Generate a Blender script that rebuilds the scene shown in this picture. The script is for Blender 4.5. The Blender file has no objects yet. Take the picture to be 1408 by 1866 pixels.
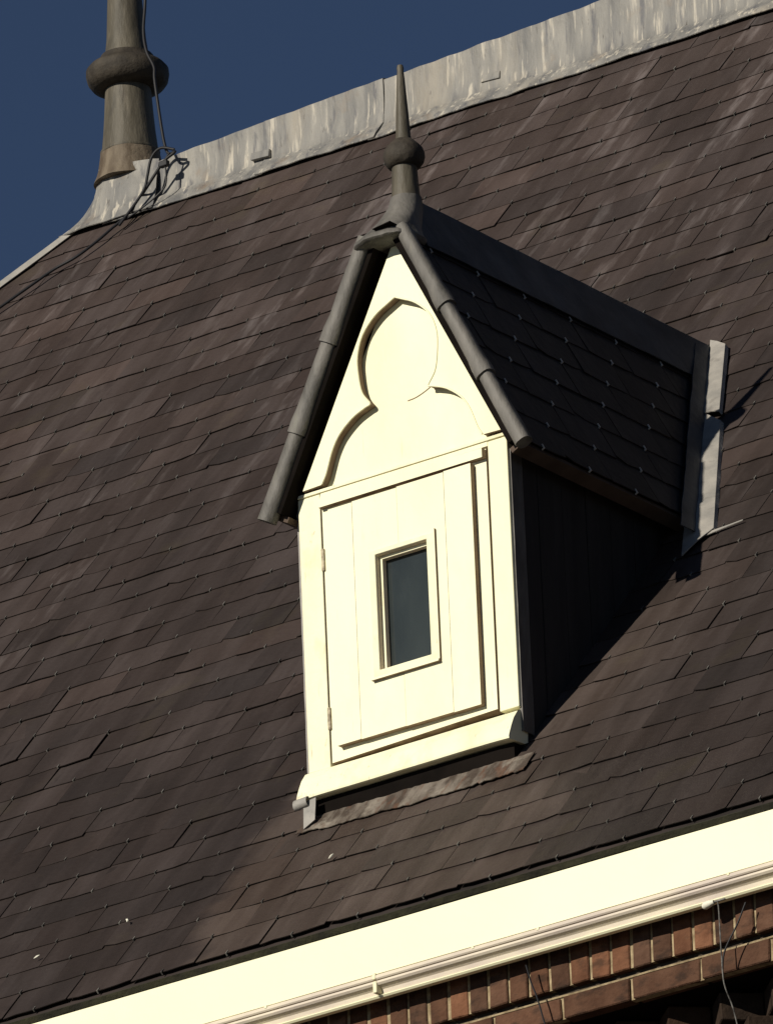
import bpy, bmesh, math, random
from mathutils import Vector, Matrix, noise
random.seed(7)
R = math.radians
S = 0.72                      # modelling unit -> metres
sc = bpy.context.scene
COL = sc.collection

# ------------------------------------------------------------------ camera, sky, sun, exposure
CAM_C = Vector((25.399506, -35.121947, -16.265893)) * S
FW = Vector((-0.538945441, 0.756410936, 0.370648496))
RT = Vector((0.804346756, 0.592798615, -0.040200726))
UP = Vector((0.250128184, -0.276463917, 0.927902794))
cam = bpy.data.cameras.new('camera')
camo = bpy.data.objects.new('camera', cam); COL.objects.link(camo)
m = Matrix.Identity(4)
for i in range(3):
    m[i][0] = RT[i]; m[i][1] = UP[i]; m[i][2] = -FW[i]; m[i][3] = CAM_C[i]
camo.matrix_world = m
cam.sensor_fit = 'VERTICAL'; cam.sensor_height = 24.0
cam.lens = 24217.6 / 1866.0 * 24.0
cam.clip_start = 0.5; cam.clip_end = 3000
sc.camera = camo

SUN_EL, SUN_AZ = 23.5, 13.0      # azimuth: from -Y (square to the facade) towards -X
to_sun = Vector((-math.sin(R(SUN_AZ)) * math.cos(R(SUN_EL)), -math.cos(R(SUN_AZ)) * math.cos(R(SUN_EL)), math.sin(R(SUN_EL))))
w = bpy.data.worlds.new("World"); sc.world = w; w.use_nodes = True
nt = w.node_tree; nt.nodes.clear()
sky = nt.nodes.new('ShaderNodeTexSky'); sky.sky_type = 'NISHITA'; sky.sun_disc = False
sky.sun_elevation = R(SUN_EL); sky.sun_rotation = math.atan2(to_sun.x, to_sun.y)
sky.altitude = 2500; sky.air_density = 0.55; sky.dust_density = 0.0; sky.ozone_density = 1.5
bg = nt.nodes.new('ShaderNodeBackground'); bg.inputs[1].default_value = 0.05
out = nt.nodes.new('ShaderNodeOutputWorld')
nt.links.new(sky.outputs[0], bg.inputs[0]); nt.links.new(bg.outputs[0], out.inputs[0])
sl = bpy.data.lights.new('sun', 'SUN'); sl.energy = 5.0; sl.angle = R(0.5); sl.color = (1.0, 0.93, 0.80)
so = bpy.data.objects.new('sun', sl); COL.objects.link(so)
so.rotation_euler = to_sun.to_track_quat('Z', 'Y').to_euler(); so.location = (0, -10, 20)
vs = sc.view_settings
vs.view_transform = 'Standard'; vs.look = 'None'; vs.gamma = 1.0; vs.use_curve_mapping = False; vs.exposure = 0.0

# ------------------------------------------------------------------ materials
def lin(n): return n
def mat(name, c1, c2, scale=(8, 8, 8), rough=0.7, lo=0.35, hi=0.65, detail=6, bump=0.0, bscale=30, layers=(), rot=(0, 0, 0),
        tint=False, metallic=0.0, spec=0.35, fade=None, wash=False, bstretch=(1, 1, 1)):
    mt = bpy.data.materials.new(name); mt.use_nodes = True
    t = mt.node_tree; N = t.nodes; L = t.links
    b = N['Principled BSDF']; b.inputs['Roughness'].default_value = rough; b.inputs['Metallic'].default_value = metallic
    b.inputs['Specular IOR Level'].default_value = spec
    geo = N.new('ShaderNodeNewGeometry')
    base = N.new('ShaderNodeVectorRotate'); base.rotation_type = 'EULER_XYZ'; base.inputs['Rotation'].default_value = rot
    L.new(geo.outputs['Position'], base.inputs['Vector'])
    def nz(sc_, det, ro=0.55, off=0.0):
        mp = N.new('ShaderNodeMapping'); mp.inputs['Scale'].default_value = sc_; mp.inputs['Location'].default_value = (off, off * .7, off * .3)
        L.new(base.outputs[0], mp.inputs['Vector'])
        n = N.new('ShaderNodeTexNoise'); n.inputs['Scale'].default_value = 1.0; n.inputs['Detail'].default_value = det; n.inputs['Roughness'].default_value = ro
        L.new(mp.outputs[0], n.inputs['Vector']); return n.outputs['Fac']
    def mr(src, a, b_, c=0.0, d=1.0):
        r = N.new('ShaderNodeMapRange'); r.inputs[1].default_value = a; r.inputs[2].default_value = b_
        r.inputs[3].default_value = c; r.inputs[4].default_value = d; L.new(src, r.inputs[0]); return r.outputs[0]
    def mix(fac, a, b_, mode='MIX'):
        x = N.new('ShaderNodeMix'); x.data_type = 'RGBA'; x.blend_type = mode
        if isinstance(fac, (int, float)): x.inputs[0].default_value = fac
        else: L.new(fac, x.inputs[0])
        for k, v in ((6, a), (7, b_)):
            if isinstance(v, tuple): x.inputs[k].default_value = (*v, 1)
            else: L.new(v, x.inputs[k])
        return x.outputs[2]
    col = mix(mr(nz(scale, detail), lo, hi), c1, c2)
    for i, (lc, lsc, llo, lhi, st) in enumerate(layers):
        fac_ = mr(nz(lsc, 5, 0.6, 7.3 * (i + 1)), llo, lhi, 0, st)
        if wash and i == 0:     # pale weathering streaks are densest under the ridge
            spz = N.new('ShaderNodeSeparateXYZ'); L.new(geo.outputs['Position'], spz.inputs[0])
            mm_ = N.new('ShaderNodeMath'); mm_.operation = 'MULTIPLY'; L.new(fac_, mm_.inputs[0])
            L.new(mr(spz.outputs[2], .1, 2.3, .22, 1.0), mm_.inputs[1])
            mk_ = N.new('ShaderNodeMath'); mk_.operation = 'MULTIPLY'; L.new(mm_.outputs[0], mk_.inputs[0])
            L.new(mr(nz((1.6, .45, 1.6), 3, .5, 21.0), .40, .60, .25, 1.15), mk_.inputs[1]); fac_ = mk_.outputs[0]
        col = mix(fac_, col, lc)
    if tint:
        at = N.new('ShaderNodeAttribute'); at.attribute_name = 'tint'
        col = mix(1.0, col, at.outputs['Color'], 'MULTIPLY')
    if fade:       # (axis, from, to, mul_from, mul_to) tone that varies over the height of the roof
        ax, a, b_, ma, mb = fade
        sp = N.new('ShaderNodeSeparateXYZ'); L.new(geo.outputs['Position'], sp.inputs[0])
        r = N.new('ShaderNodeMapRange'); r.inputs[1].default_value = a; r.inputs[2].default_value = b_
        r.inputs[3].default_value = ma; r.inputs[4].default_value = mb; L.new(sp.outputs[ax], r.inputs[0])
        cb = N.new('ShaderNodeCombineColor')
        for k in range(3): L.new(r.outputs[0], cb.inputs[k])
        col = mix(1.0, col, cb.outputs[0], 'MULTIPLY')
    if wash:       # cleaner, paler slates where rain runs off the dormer, below its sill
        sp = N.new('ShaderNodeSeparateXYZ'); L.new(geo.outputs['Position'], sp.inputs[0])
        wob = nz((1.5, 5, 5), 4, .6, 11.0)
        ad = N.new('ShaderNodeMath'); ad.operation = 'MULTIPLY_ADD'; ad.inputs[1].default_value = .35; L.new(wob, ad.inputs[0]); L.new(sp.outputs[0], ad.inputs[2])
        lft = mr(ad.outputs[0], .03, .10); rgt = mr(ad.outputs[0], 1.30, .80, 0, 1); low_ = mr(sp.outputs[2], .70, -.02)
        m1 = N.new('ShaderNodeMath'); m1.operation = 'MULTIPLY'; L.new(lft, m1.inputs[0]); L.new(rgt, m1.inputs[1])
        m2 = N.new('ShaderNodeMath'); m2.operation = 'MULTIPLY'; L.new(m1.outputs[0], m2.inputs[0]); L.new(low_, m2.inputs[1])
        col = mix(m2.outputs[0], col, mix(1.0, col, (1.82, 1.80, 1.66), 'MULTIPLY'))
    L.new(col, b.inputs['Base Color'])
    if bump:
        bn = N.new('ShaderNodeBump'); bn.inputs['Strength'].default_value = bump; bn.inputs['Distance'].default_value = 0.01
        L.new(nz(tuple(bscale * k for k in bstretch), 6, 0.6, 3.1), bn.inputs['Height']); L.new(bn.outputs[0], b.inputs['Normal'])
    return mt

TANP = 1.13535; PIT = math.atan(TANP); CP, SP = math.cos(PIT), math.sin(PIT); Z0 = -0.085
M = {}
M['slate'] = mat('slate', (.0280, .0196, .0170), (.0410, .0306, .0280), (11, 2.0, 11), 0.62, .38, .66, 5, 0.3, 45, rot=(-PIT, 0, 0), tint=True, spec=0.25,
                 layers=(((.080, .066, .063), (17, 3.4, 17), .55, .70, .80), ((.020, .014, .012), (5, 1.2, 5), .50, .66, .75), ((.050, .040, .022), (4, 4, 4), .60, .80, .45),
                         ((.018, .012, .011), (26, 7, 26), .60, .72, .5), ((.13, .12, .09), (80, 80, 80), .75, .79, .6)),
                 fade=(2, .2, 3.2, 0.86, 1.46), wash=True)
M['slate_edge'] = mat('slate_edge', (.014, .010, .0085), (.038, .027, .024), (2.5, 2.5, 2.5), 0.9, .40, .62, 4)
M['dslate'] = mat('shade_dark_slate', (.010, .0095, .011), (.021, .019, .020), (10, 10, 3), 0.6, bump=.3, bscale=30, tint=True, spec=.25)  # darker copy of the slate, shade of the dormer slope in its colour
M['under'] = mat('underlay_and_shade', (.005, .004, .0035), (.009, .007, .006), (10, 10, 10), 0.95, spec=.05)  # near black; serves real underlay and parts that only stand for shade
M['lead'] = mat('lead', (.120, .119, .118), (.250, .238, .215), (16, 16, 2.4), 0.6, .34, .64, 8, 0.8, 26, bstretch=(1, 1, .35),
                layers=(((.46, .42, .35), (55, 55, 5), .56, .66, .8), ((.070, .072, .085), (40, 40, 5), .56, .68, .75), ((.20, .140, .090), (8, 8, 8), .57, .72, .55), ((.30, .26, .20), (5, 5, 1.5), .55, .7, .5), ((.06, .05, .045), (60, 60, 14), .64, .72, .8)))
M['lead_clean'] = mat('lead_flat', (.23, .22, .205), (.33, .31, .28), (14, 14, 14), 0.6, bump=.3, bscale=35, layers=(((.14, .13, .12), (20, 20, 20), .58, .72, .6),))
M['lead_dark'] = mat('weathered_lead', (.070, .066, .060), (.150, .140, .127), (20, 20, 7), 0.6, .33, .67, 7, 0.45, 35, bstretch=(1, 1, .4),
                     layers=(((.15, .145, .118), (34, 34, 8), .57, .70, .6), ((.035, .033, .030), (18, 18, 6), .56, .70, .7)))
M['lead_blue'] = mat('shade_toned_lead', (.026, .031, .038), (.058, .065, .074), (9, 9, 9), 0.6, bump=.3, bscale=25)  # lead with the bluish shade of the unlit slope put into its colour
M['finial'] = mat('finial_lead', (.050, .043, .030), (.105, .092, .068), (26, 26, 5), 0.6, .33, .67, 7, 0.4, 40, bstretch=(1, 1, .3),
                  layers=(((.15, .125, .09), (40, 40, 5), .58, .72, .6), ((.028, .024, .018), (22, 22, 7), .55, .70, .7)))
M['rusty'] = mat('rust_stained_lead', (.070, .050, .032), (.150, .120, .085), (30, 30, 7), 0.7, .35, .62, 7, 0.5, 40,
                 layers=(((.07, .05, .035), (30, 30, 8), .56, .68, .75),))
M['knob'] = mat('knob_lead', (.024, .019, .014), (.050, .041, .030), (22, 22, 22), 0.75, bump=.5, bscale=40)
CREAM = ((.79, .765, .53), (.83, .805, .57))
M['paint'] = mat('cream_paint', *CREAM, (6, 6, 2), 0.5, bump=.06, bscale=60, spec=.4,
                 layers=(((.50, .42, .28), (60, 60, 5), .68, .76, .5), ((.74, .68, .42), (3, 3, 1.5), .5, .72, .6)))
M['paint_worn'] = mat('worn_cream_paint', (.76, .73, .50), (.83, .80, .57), (9, 9, 3), 0.6, bump=.15, bscale=50, spec=.35,
                      layers=(((.40, .30, .20), (30, 30, 12), .66, .71, .7), ((.62, .56, .33), (9, 9, 5), .52, .7, .65), ((.40, .30, .20), (90, 90, 9), .66, .72, .7)))
M['gutter'] = mat('gutter_paint', (.80, .77, .53), (.83, .80, .56), (1.5, 3, 3), 0.45, bump=.04, bscale=30, spec=.4)
M['gutter_trim'] = mat('gutter_trim_paint', (.50, .43, .37), (.66, .59, .46), (5, 10, 10), 0.6, bump=.1, bscale=40)
M['reveal'] = mat('shaded_edge', (.17, .11, .07), (.28, .20, .14), (30, 30, 8), 0.75, bump=.2, bscale=60)  # brown that paints the shade of unlit side faces
M['tinted'] = mat('lightened_reveal_paint', (.78, .66, .50), (.84, .74, .58), (30, 30, 8), 0.7, bump=.2, bscale=60)  # tan cream, lightened in colour to lift the shade in the reveals
M['glass'] = mat('window_glass', (.020, .026, .028), (.034, .042, .042), (5, 5, 2), 0.12, spec=0.5,
                 layers=(((.05, .06, .06), (12, 12, 5), .55, .8, .5),))
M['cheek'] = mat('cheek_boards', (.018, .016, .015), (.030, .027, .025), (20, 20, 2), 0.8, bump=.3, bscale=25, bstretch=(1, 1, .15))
M['brown'] = mat('brown_board', (.060, .040, .028), (.09, .062, .045), (6, 12, 12), 0.8, bump=.2, bscale=30)
M['brick'] = mat('brick', (.090, .040, .022), (.150, .074, .043), (22, 22, 22), 0.88, .3, .7, 6, .6, 60, tint=True, spec=.2,
                 layers=(((.036, .021, .014), (16, 16, 30), .52, .68, .75), ((.13, .09, .06), (30, 30, 30), .64, .78, .5)))
M['brick_shade'] = mat('shade_dark_brick', (.020, .012, .008), (.040, .024, .015), (18, 18, 18), 0.9, bump=.5, bscale=60, tint=True, spec=.15)  # brick darkened in colour to stand for shade under the overhang
M['mortar'] = mat('mortar', (.20, .15, .085), (.38, .30, .18), (40, 40, 40), 0.95, bump=.5, bscale=80, layers=(((.06, .04, .03), (14, 14, 14), .58, .72, .7),))
M['mortar_dark'] = mat('dark_mortar', (.030, .022, .016), (.06, .045, .03), (30, 30, 30), 0.95)
M['cable'] = mat('black_cable', (.006, .006, .008), (.012, .012, .015), (5, 5, 5), 0.6)
M['steel'] = mat('hook_steel', (.030, .027, .024), (.22, .21, .19), (60, 60, 60), 0.5, metallic=.3, spec=.5)
M['bright'] = mat('glint_hook_steel', (.45, .44, .42), (.65, .64, .60), (60, 60, 60), 0.35, metallic=.2, spec=.6)  # brighter steel, the hooks' glints put into the colour
M['hinge'] = mat('hinge_iron', (.20, .16, .11), (.55, .48, .34), (60, 60, 60), 0.7, bump=.4, bscale=80)
M['pale'] = mat('pale_flake', (.62, .60, .50), (.75, .73, .62), (40, 40, 40), 0.8)
M['ground'] = mat('ground', (.05, .05, .048), (.09, .085, .075), (.4, .4, .4), 0.9)
M['wall'] = mat('plain_wall', (.09, .05, .035), (.15, .085, .06), (3, 3, 3), 0.9)

# ------------------------------------------------------------------ helpers
CEN = {}     # object -> world origin (metres)
def tag(o, label=None, cat=None, group=None, kind=None):
    if label: o['label'] = label
    if cat: o['category'] = cat
    if group: o['group'] = group
    if kind: o['kind'] = kind
    return o
def thing(name, loc, label, cat, group=None, kind=None):
    o = bpy.data.objects.new(name, None); o.empty_display_size = .1
    o.location = Vector(loc) * S; COL.objects.link(o); CEN[o] = Vector(loc) * S
    return tag(o, label, cat, group, kind)
def put(o, parent, world):
    """link o with its origin at world (metres), under parent"""
    COL.objects.link(o); CEN[o] = world.copy()
    if parent is not None:
        o.parent = parent; o.location = world - CEN[parent]
    else: o.location = world
    return o
def mk(name, verts, faces, material, parent=None, smooth=False, bevel=0.0, tint=None, mats=None, midx=None, seg=2):
    bm = bmesh.new()
    vs_ = [bm.verts.new(Vector(v)) for v in verts]
    for i, f in enumerate(faces):
        try:
            fc = bm.faces.new([vs_[k] for k in f])
            if midx: fc.material_index = midx[i]
        except ValueError: pass
    return fin(name, bm, material, parent, smooth, bevel, tint, mats, seg)
def fin(name, bm, material, parent=None, smooth=False, bevel=0.0, tint=None, mats=None, seg=2, recalc=True):
    if recalc: bmesh.ops.recalc_face_normals(bm, faces=bm.faces)
    if bevel:
        es = [e for e in bm.edges if len(e.link_faces) == 2 and e.calc_face_angle(0) > R(25)]
        bmesh.ops.bevel(bm, geom=es, offset=bevel, segments=seg, profile=.5, affect='EDGES', clamp_overlap=True)
    lo = Vector((1e9,) * 3); hi = -lo
    for v in bm.verts:
        for k in range(3):
            lo[k] = min(lo[k], v.co[k]); hi[k] = max(hi[k], v.co[k])
    c = (lo + hi) / 2
    for v in bm.verts: v.co = (v.co - c) * S
    me = bpy.data.meshes.new(name)
    if tint is not None:
        lay = bm.loops.layers.float_color.new('tint')
        for f in bm.faces:
            for l in f.loops: l[lay] = (tint, tint, tint, 1)
    bm.to_mesh(me); bm.free()
    for mm in (mats or [material]): me.materials.append(mm)
    if smooth:
        for p in me.polygons: p.use_smooth = True
        me.set_sharp_from_angle(angle=R(50))
    o = bpy.data.objects.new(name, me)
    return put(o, parent, c * S)
BOXF = [(0, 1, 2, 3), (7, 6, 5, 4), (0, 4, 5, 1), (1, 5, 6, 2), (2, 6, 7, 3), (3, 7, 4, 0)]
def boxv(x0, x1, y0, y1, z0, z1):
    return [(x0, y0, z0), (x1, y0, z0), (x1, y1, z0), (x0, y1, z0), (x0, y0, z1), (x1, y0, z1), (x1, y1, z1), (x0, y1, z1)]
def box(name, x0, x1, y0, y1, z0, z1, material, parent=None, bevel=.003, **k):
    return mk(name, boxv(x0, x1, y0, y1, z0, z1), BOXF, material, parent, bevel=bevel, **k)
def edged(name, P2, y0, y1, parent, bev=0.0):
    """outline in x,z extruded in y; painted face, bare edges, shade browned into their colour"""
    n = len(P2); v = [(p[0], y0, p[1]) for p in P2] + [(p[0], y1, p[1]) for p in P2]
    f = [tuple(range(n)), tuple(range(2 * n - 1, n - 1, -1))] + [(i, n + i, n + (i + 1) % n, (i + 1) % n) for i in range(n)]
    return mk(name, v, f, None, parent, mats=[M['paint'], M['reveal']], midx=[0, 1] + [1] * n)
def rect(x0, x1, z0, z1): return [(x0, z0), (x1, z0), (x1, z1), (x0, z1)]
def bm_box(bm, v8, mi=0):
    vs_ = [bm.verts.new(Vector(v)) for v in v8]
    for f in BOXF:
        bm.faces.new([vs_[i] for i in f]).material_index = mi
def roofpt(x, s, h=0.0):
    return Vector((x, s * CP - h * SP, Z0 + s * SP + h * CP))
def tube_bm(bm, pts, rad, n=10, caps=True):
    pts = [Vector(p) for p in pts]; rings = []
    rr = rad if isinstance(rad, (list, tuple)) else [rad] * len(pts)
    up = Vector((0, 0, 1)); prev = None
    for i, p in enumerate(pts):
        d = (pts[min(i + 1, len(pts) - 1)] - pts[max(i - 1, 0)]).normalized()
        if prev is None:
            a = d.cross(Vector((0.13, .97, .2))).normalized()
        else:
            a = (prev - d * prev.dot(d)).normalized()
        prev = a; b = d.cross(a)
        rings.append([bm.verts.new(p + (a * math.cos(2 * math.pi * k / n) + b * math.sin(2 * math.pi * k / n)) * rr[i]) for k in range(n)])
    for i in range(len(rings) - 1):
        for k in range(n):
            bm.faces.new([rings[i][k], rings[i][(k + 1) % n], rings[i + 1][(k + 1) % n], rings[i + 1][k]])
    if caps:
        bm.faces.new(rings[0][::-1]); bm.faces.new(rings[-1])
def tube(name, pts, rad, material, parent=None, n=10):
    bm = bmesh.new(); tube_bm(bm, pts, rad, n); return fin(name, bm, material, parent, smooth=True)
def spline(pts, k=6):
    P = [Vector(p) for p in pts]; P = [P[0] * 2 - P[1]] + P + [P[-1] * 2 - P[-2]]; o = []
    for i in range(1, len(P) - 2):
        for j in range(k):
            t = j / k
            o.append(.5 * ((2 * P[i]) + (P[i + 1] - P[i - 1]) * t + (2 * P[i - 1] - 5 * P[i] + 4 * P[i + 1] - P[i + 2]) * t * t + (3 * P[i] - P[i - 1] - 3 * P[i + 1] + P[i + 2]) * t ** 3))
    o.append(P[-2]); return o
def lathe(name, cx, cy, prof, material, parent=None, n=36, wob=0.0, lean=(0, 0), seed=0):
    bm = bmesh.new(); rings = []
    zb = prof[0][1]
    for r, z in prof:
        ring = []
        for k in range(n):
            a = 2 * math.pi * k / n
            q = r * (1 + wob * noise.noise(Vector((math.cos(a) * 2, math.sin(a) * 2, z * 9 + seed))))
            ring.append(bm.verts.new((cx + lean[0] * (z - zb) + q * math.cos(a), cy + lean[1] * (z - zb) + q * math.sin(a), z)))
        rings.append(ring)
    for i in range(len(rings) - 1):
        for k in range(n):
            bm.faces.new([rings[i][k], rings[i][(k + 1) % n], rings[i + 1][(k + 1) % n], rings[i + 1][k]])
    bm.faces.new(rings[0][::-1]); bm.faces.new(rings[-1])
    return fin(name, bm, material, parent, smooth=True)
def sheet(name, grid, th, material, parent=None, smooth=True, wob=0.0, wscale=8, seed=0, mats=None):
    """grid[i][j] of points -> solid sheet of thickness th (grid face outward = normal of (i x j))"""
    bm = bmesh.new(); n, m_ = len(grid), len(grid[0])
    G = [[Vector(p) for p in row] for row in grid]
    NRM = [[None] * m_ for _ in range(n)]
    for i in range(n):
        for j in range(m_):
            a = G[min(i + 1, n - 1)][j] - G[max(i - 1, 0)][j]; b = G[i][min(j + 1, m_ - 1)] - G[i][max(j - 1, 0)]
            NRM[i][j] = a.cross(b).normalized()
    top = []; bot = []
    for i in range(n):
        tr = []; br = []
        for j in range(m_):
            p = G[i][j]
            if wob: p = p + NRM[i][j] * (wob * noise.noise(p * wscale + Vector((seed, 0, 0))))
            tr.append(bm.verts.new(p)); br.append(bm.verts.new(p - NRM[i][j] * th))
        top.append(tr); bot.append(br)
    for i in range(n - 1):
        for j in range(m_ - 1):
            bm.faces.new([top[i][j], top[i + 1][j], top[i + 1][j + 1], top[i][j + 1]])
            bm.faces.new([bot[i][j + 1], bot[i + 1][j + 1], bot[i + 1][j], bot[i][j]])
    for i in range(n - 1):
        bm.faces.new([top[i][0], bot[i][0], bot[i + 1][0], top[i + 1][0]])
        bm.faces.new([top[i + 1][-1], bot[i + 1][-1], bot[i][-1], top[i][-1]])
    for j in range(m_ - 1):
        bm.faces.new([top[0][j + 1], bot[0][j + 1], bot[0][j], top[0][j]])
        bm.faces.new([top[-1][j], bot[-1][j], bot[-1][j + 1], top[-1][j + 1]])
    return fin(name, bm, material, parent, smooth=smooth, mats=mats)
def project(P):
    """pixel (in the 1408x1866 frame) of a modelling-unit point, for culling only"""
    v = Vector(P) - CAM_C / S; z = v.dot(FW)
    return 704 + 24217.6 * v.dot(RT) / z, 933 - 24217.6 * v.dot(UP) / z

# ------------------------------------------------------------------ ground and building body
GZ = -18.6
mk('ground', [(-900, -900, GZ), (900, -900, GZ), (900, 900, GZ), (-900, 900, GZ)], [(0, 1, 2, 3)], M['ground'])['kind'] = 'structure'

XL, XR = -8.6, 9.0
YR, ZR = 4.26, 4.80             # ridge centre line
WY = -0.60                      # brick face
wall = thing('brick_wall', (1.5, WY, -4), 'red brown brick wall top with upright brick course under the cream gutter', 'wall')
box('backing', XL + .2, XR, WY + .33, WY + .60, GZ, -.95, M['wall'], wall, bevel=0)
box('mortar_bed', -1.2, XR, WY + .006, WY + .12, -1.240, -1.03, M['mortar'], wall, bevel=0)
box('mortar_bed', -1.2, XR, WY + .006, WY + .035, -1.353, -1.278, M['mortar'], wall, bevel=0)
box('raked_joint', -1.2, XR, WY + .030, WY + .12, -1.277, -1.241, M['mortar_dark'], wall, bevel=0)
box('mortar_bed', XL + .2, -1.2, WY, WY + .12, -1.367, -1.03, M['wall'], wall, bevel=0)
box('brick_soffit_shade', -1.2, XR, WY + .036, WY + .30, -1.350, -1.29, M['under'], wall, bevel=0)  # near-black underside, shade painted into its colour
box('lower_mortar', XL + .2, XR, WY + .26, WY + .32, -2.2, -1.36, M['mortar_dark'], wall, bevel=0)
box('lower_wall', XL + .2, XR, WY + .2, WY + .32, GZ, -2.2, M['wall'], wall, bevel=0)

def variants(name, dims, mats, n, jit, bev, tint=(.7, 1.25), tri=False):
    out_ = []
    for i in range(n):
        bm = bmesh.new(); a, b, c = dims
        v = boxv(-a / 2, a / 2, -b / 2, b / 2, -c / 2, c / 2)
        v = [Vector(p) + Vector([random.uniform(-jit, jit) for _ in range(3)]) for p in v]
        bm_box(bm, v)
        if bev:
            bmesh.ops.bevel(bm, geom=bm.edges[:], offset=bev, segments=1, affect='EDGES')
        bmesh.ops.recalc_face_normals(bm, faces=bm.faces)
        lay = bm.loops.layers.float_color.new('tint'); t = random.uniform(*tint); g = random.uniform(.9, 1.1)
        for f in bm.faces:
            for l in f.loops: l[lay] = (t * g, t, t / g, 1)
        for q in bm.verts: q.co *= S
        me = bpy.data.meshes.new(name); bm.to_mesh(me); bm.free()
        for mm in mats: me.materials.append(mm)
        out_.append(me)
    return out_
def inst(name, me, parent, world, rot=None):
    o = bpy.data.objects.new(name, me)
    if rot is not None: o.rotation_euler = rot
    return put(o, parent, Vector(world) * S)

row_v = variants('brick', (.073, .06, .158), [M['brick']], 14, .0022, .004, (.55, 1.25))
str_v = variants('brick', (.273, .06, .078), [M['brick']], 10, .0022, .004, (.6, 1.15))
tth_v = variants('brick', (.150, .150, .098), [M['brick_shade']], 8, .003, .004, (.6, 1.3))
x = 2.0890 - .028 - .0415 - 30 * .084
while x < 3.1:
    inst('brick', random.choice(row_v), wall, (x, WY + .03 + random.uniform(-.003, .003), -1.163), (0, random.uniform(-.012, .012), 0)); x += .084
x = 1.749 - .028 + .142 - 9 * .284
while x < 3.3:
    inst('brick', random.choice(str_v), wall, (x, WY + .03 - .003 + random.uniform(-.002, .002), -1.315)); x += .284
for r_ in range(3):
    x = 2.084 - .028 - .06 - 12 * .212 + (r_ % 2) * .106
    while x < 3.2:
        inst('brick', random.choice(tth_v), wall, (x, WY + .115 + .106, -1.357 - .054 - r_ * .108), (0, 0, R(45))); x += .212
# light mortar bead along the bed joint
tube('mortar_joint', [(x_ * .1, WY + .0035 + .002 * noise.noise(Vector((x_, 0, 0))), -1.272 + .002 * noise.noise(Vector((x_ * .7, 3, 0)))) for x_ in range(-12, 36)], .0045, M['mortar'], wall, 6)

# ------------------------------------------------------------------ gutter
gut = thing('eaves_gutter', (.9, -.70, -1.0), 'long cream painted box gutter running under the slate eaves', 'gutter')
def extrude_x(name, prof, x0, x1, material, parent, n=2, sm=False, wob=0):
    xs = [x0 + (x1 - x0) * i / (n - 1) for i in range(n)]
    v = []; f = []; k = len(prof)
    for i, xx in enumerate(xs):
        for (y, z) in prof: v.append((xx, y + wob * noise.noise(Vector((xx * 3, y * 9, z * 9))), z + wob * noise.noise(Vector((xx * 3, y * 9 + 5, z * 9)))))
    for i in range(n - 1):
        for j in range(k):
            f.append((i * k + j, i * k + (j + 1) % k, (i + 1) * k + (j + 1) % k, (i + 1) * k + j))
    f.append(tuple(range(k))); f.append(tuple((n - 1) * k + j for j in range(k - 1, -1, -1)))
    return mk(name, v, f, material, parent, smooth=sm)
extrude_x('fascia_board', [(-.700, -.872), (-.700, -1.050), (-.678, -1.050), (-.678, -.900), (-.682, -.872)], XL, XR, M['gutter'], gut, 80, wob=.0012)
box('gutter_floor', XL, XR, -.677, WY + .02, -1.044, -1.028, M['under'], gut, bevel=0)
box('soffit_shade', XL, XR, -.649, WY + .02, -1.10, -1.046, M['under'], gut, bevel=0)  # dark strip that paints the shaded gap between moulding and bricks
extrude_x('bead', [(-.702, -1.0535), (-.7055, -1.058), (-.7055, -1.066), (-.702, -1.0705), (-.67, -1.0705), (-.67, -1.0535)], XL, XR, M['gutter_trim'], gut, 60, wob=.0008)
extrude_x('crown_moulding', [(-.699, -1.0735), (-.700, -1.081), (-.694, -1.088), (-.682, -1.093), (-.674, -1.099), (-.672, -1.108), (-.670, -1.116), (-.650, -1.116), (-.650, -1.0735)], XL, XR, M['gutter_trim'], gut, 60, wob=.001)
extrude_x('moulding_fillet', [(-.676, -1.1165), (-.678, -1.120), (-.672, -1.126), (-.650, -1.126), (-.650, -1.1165)], XL, XR, M['gutter'], gut, 2)
for xx in (.735,):
    box('joint_cover', xx, xx + .014, -.708, -.695, -1.070, -1.047, M['paint_worn'], gut, .003)
    box('joint_cover', xx - .002, xx + .014, -.703, -.66, -1.116, -1.074, M['paint_worn'], gut, .003)
for xx in (1.15, 1.42, .28, 2.2):
    box('nail_clip', xx, xx + .010, -.7075, -.70, -1.061, -1.051, M['paint_worn'], gut, .001)

# ------------------------------------------------------------------ main roof
roof = thing('slate_roof', (0, -.6, -.8), 'large dark brown slate roof slope rising from the gutter to the lead ridge', 'roof')
EA = -.955      # eave, measured up the slope
def roofpoly(name, pts, mt, h=0, th=.03, parent=roof):
    v = [roofpt(x_, s_, h) for x_, s_ in pts] + [roofpt(x_, s_, h - th) for x_, s_ in pts]; n = len(pts)
    f = [tuple(range(n)), tuple(range(2 * n - 1, n - 1, -1))] + [(i, n + i, n + (i + 1) % n, (i + 1) % n) for i in range(n)]
    return mk(name, v, f, mt, parent)
HX0, HS0 = -4.042, 4.053 / CP          # a point of the hip line (x, s)
def hipx(s): return HX0 - (4.053 - s * CP)     # 45 degrees in plan
SR = (YR - .0) / CP
roofpoly('roof_deck', [(hipx(EA), EA), (XR, EA), (XR, SR), (hipx(SR), SR)], M['under'], h=-.050, th=.03)
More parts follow.
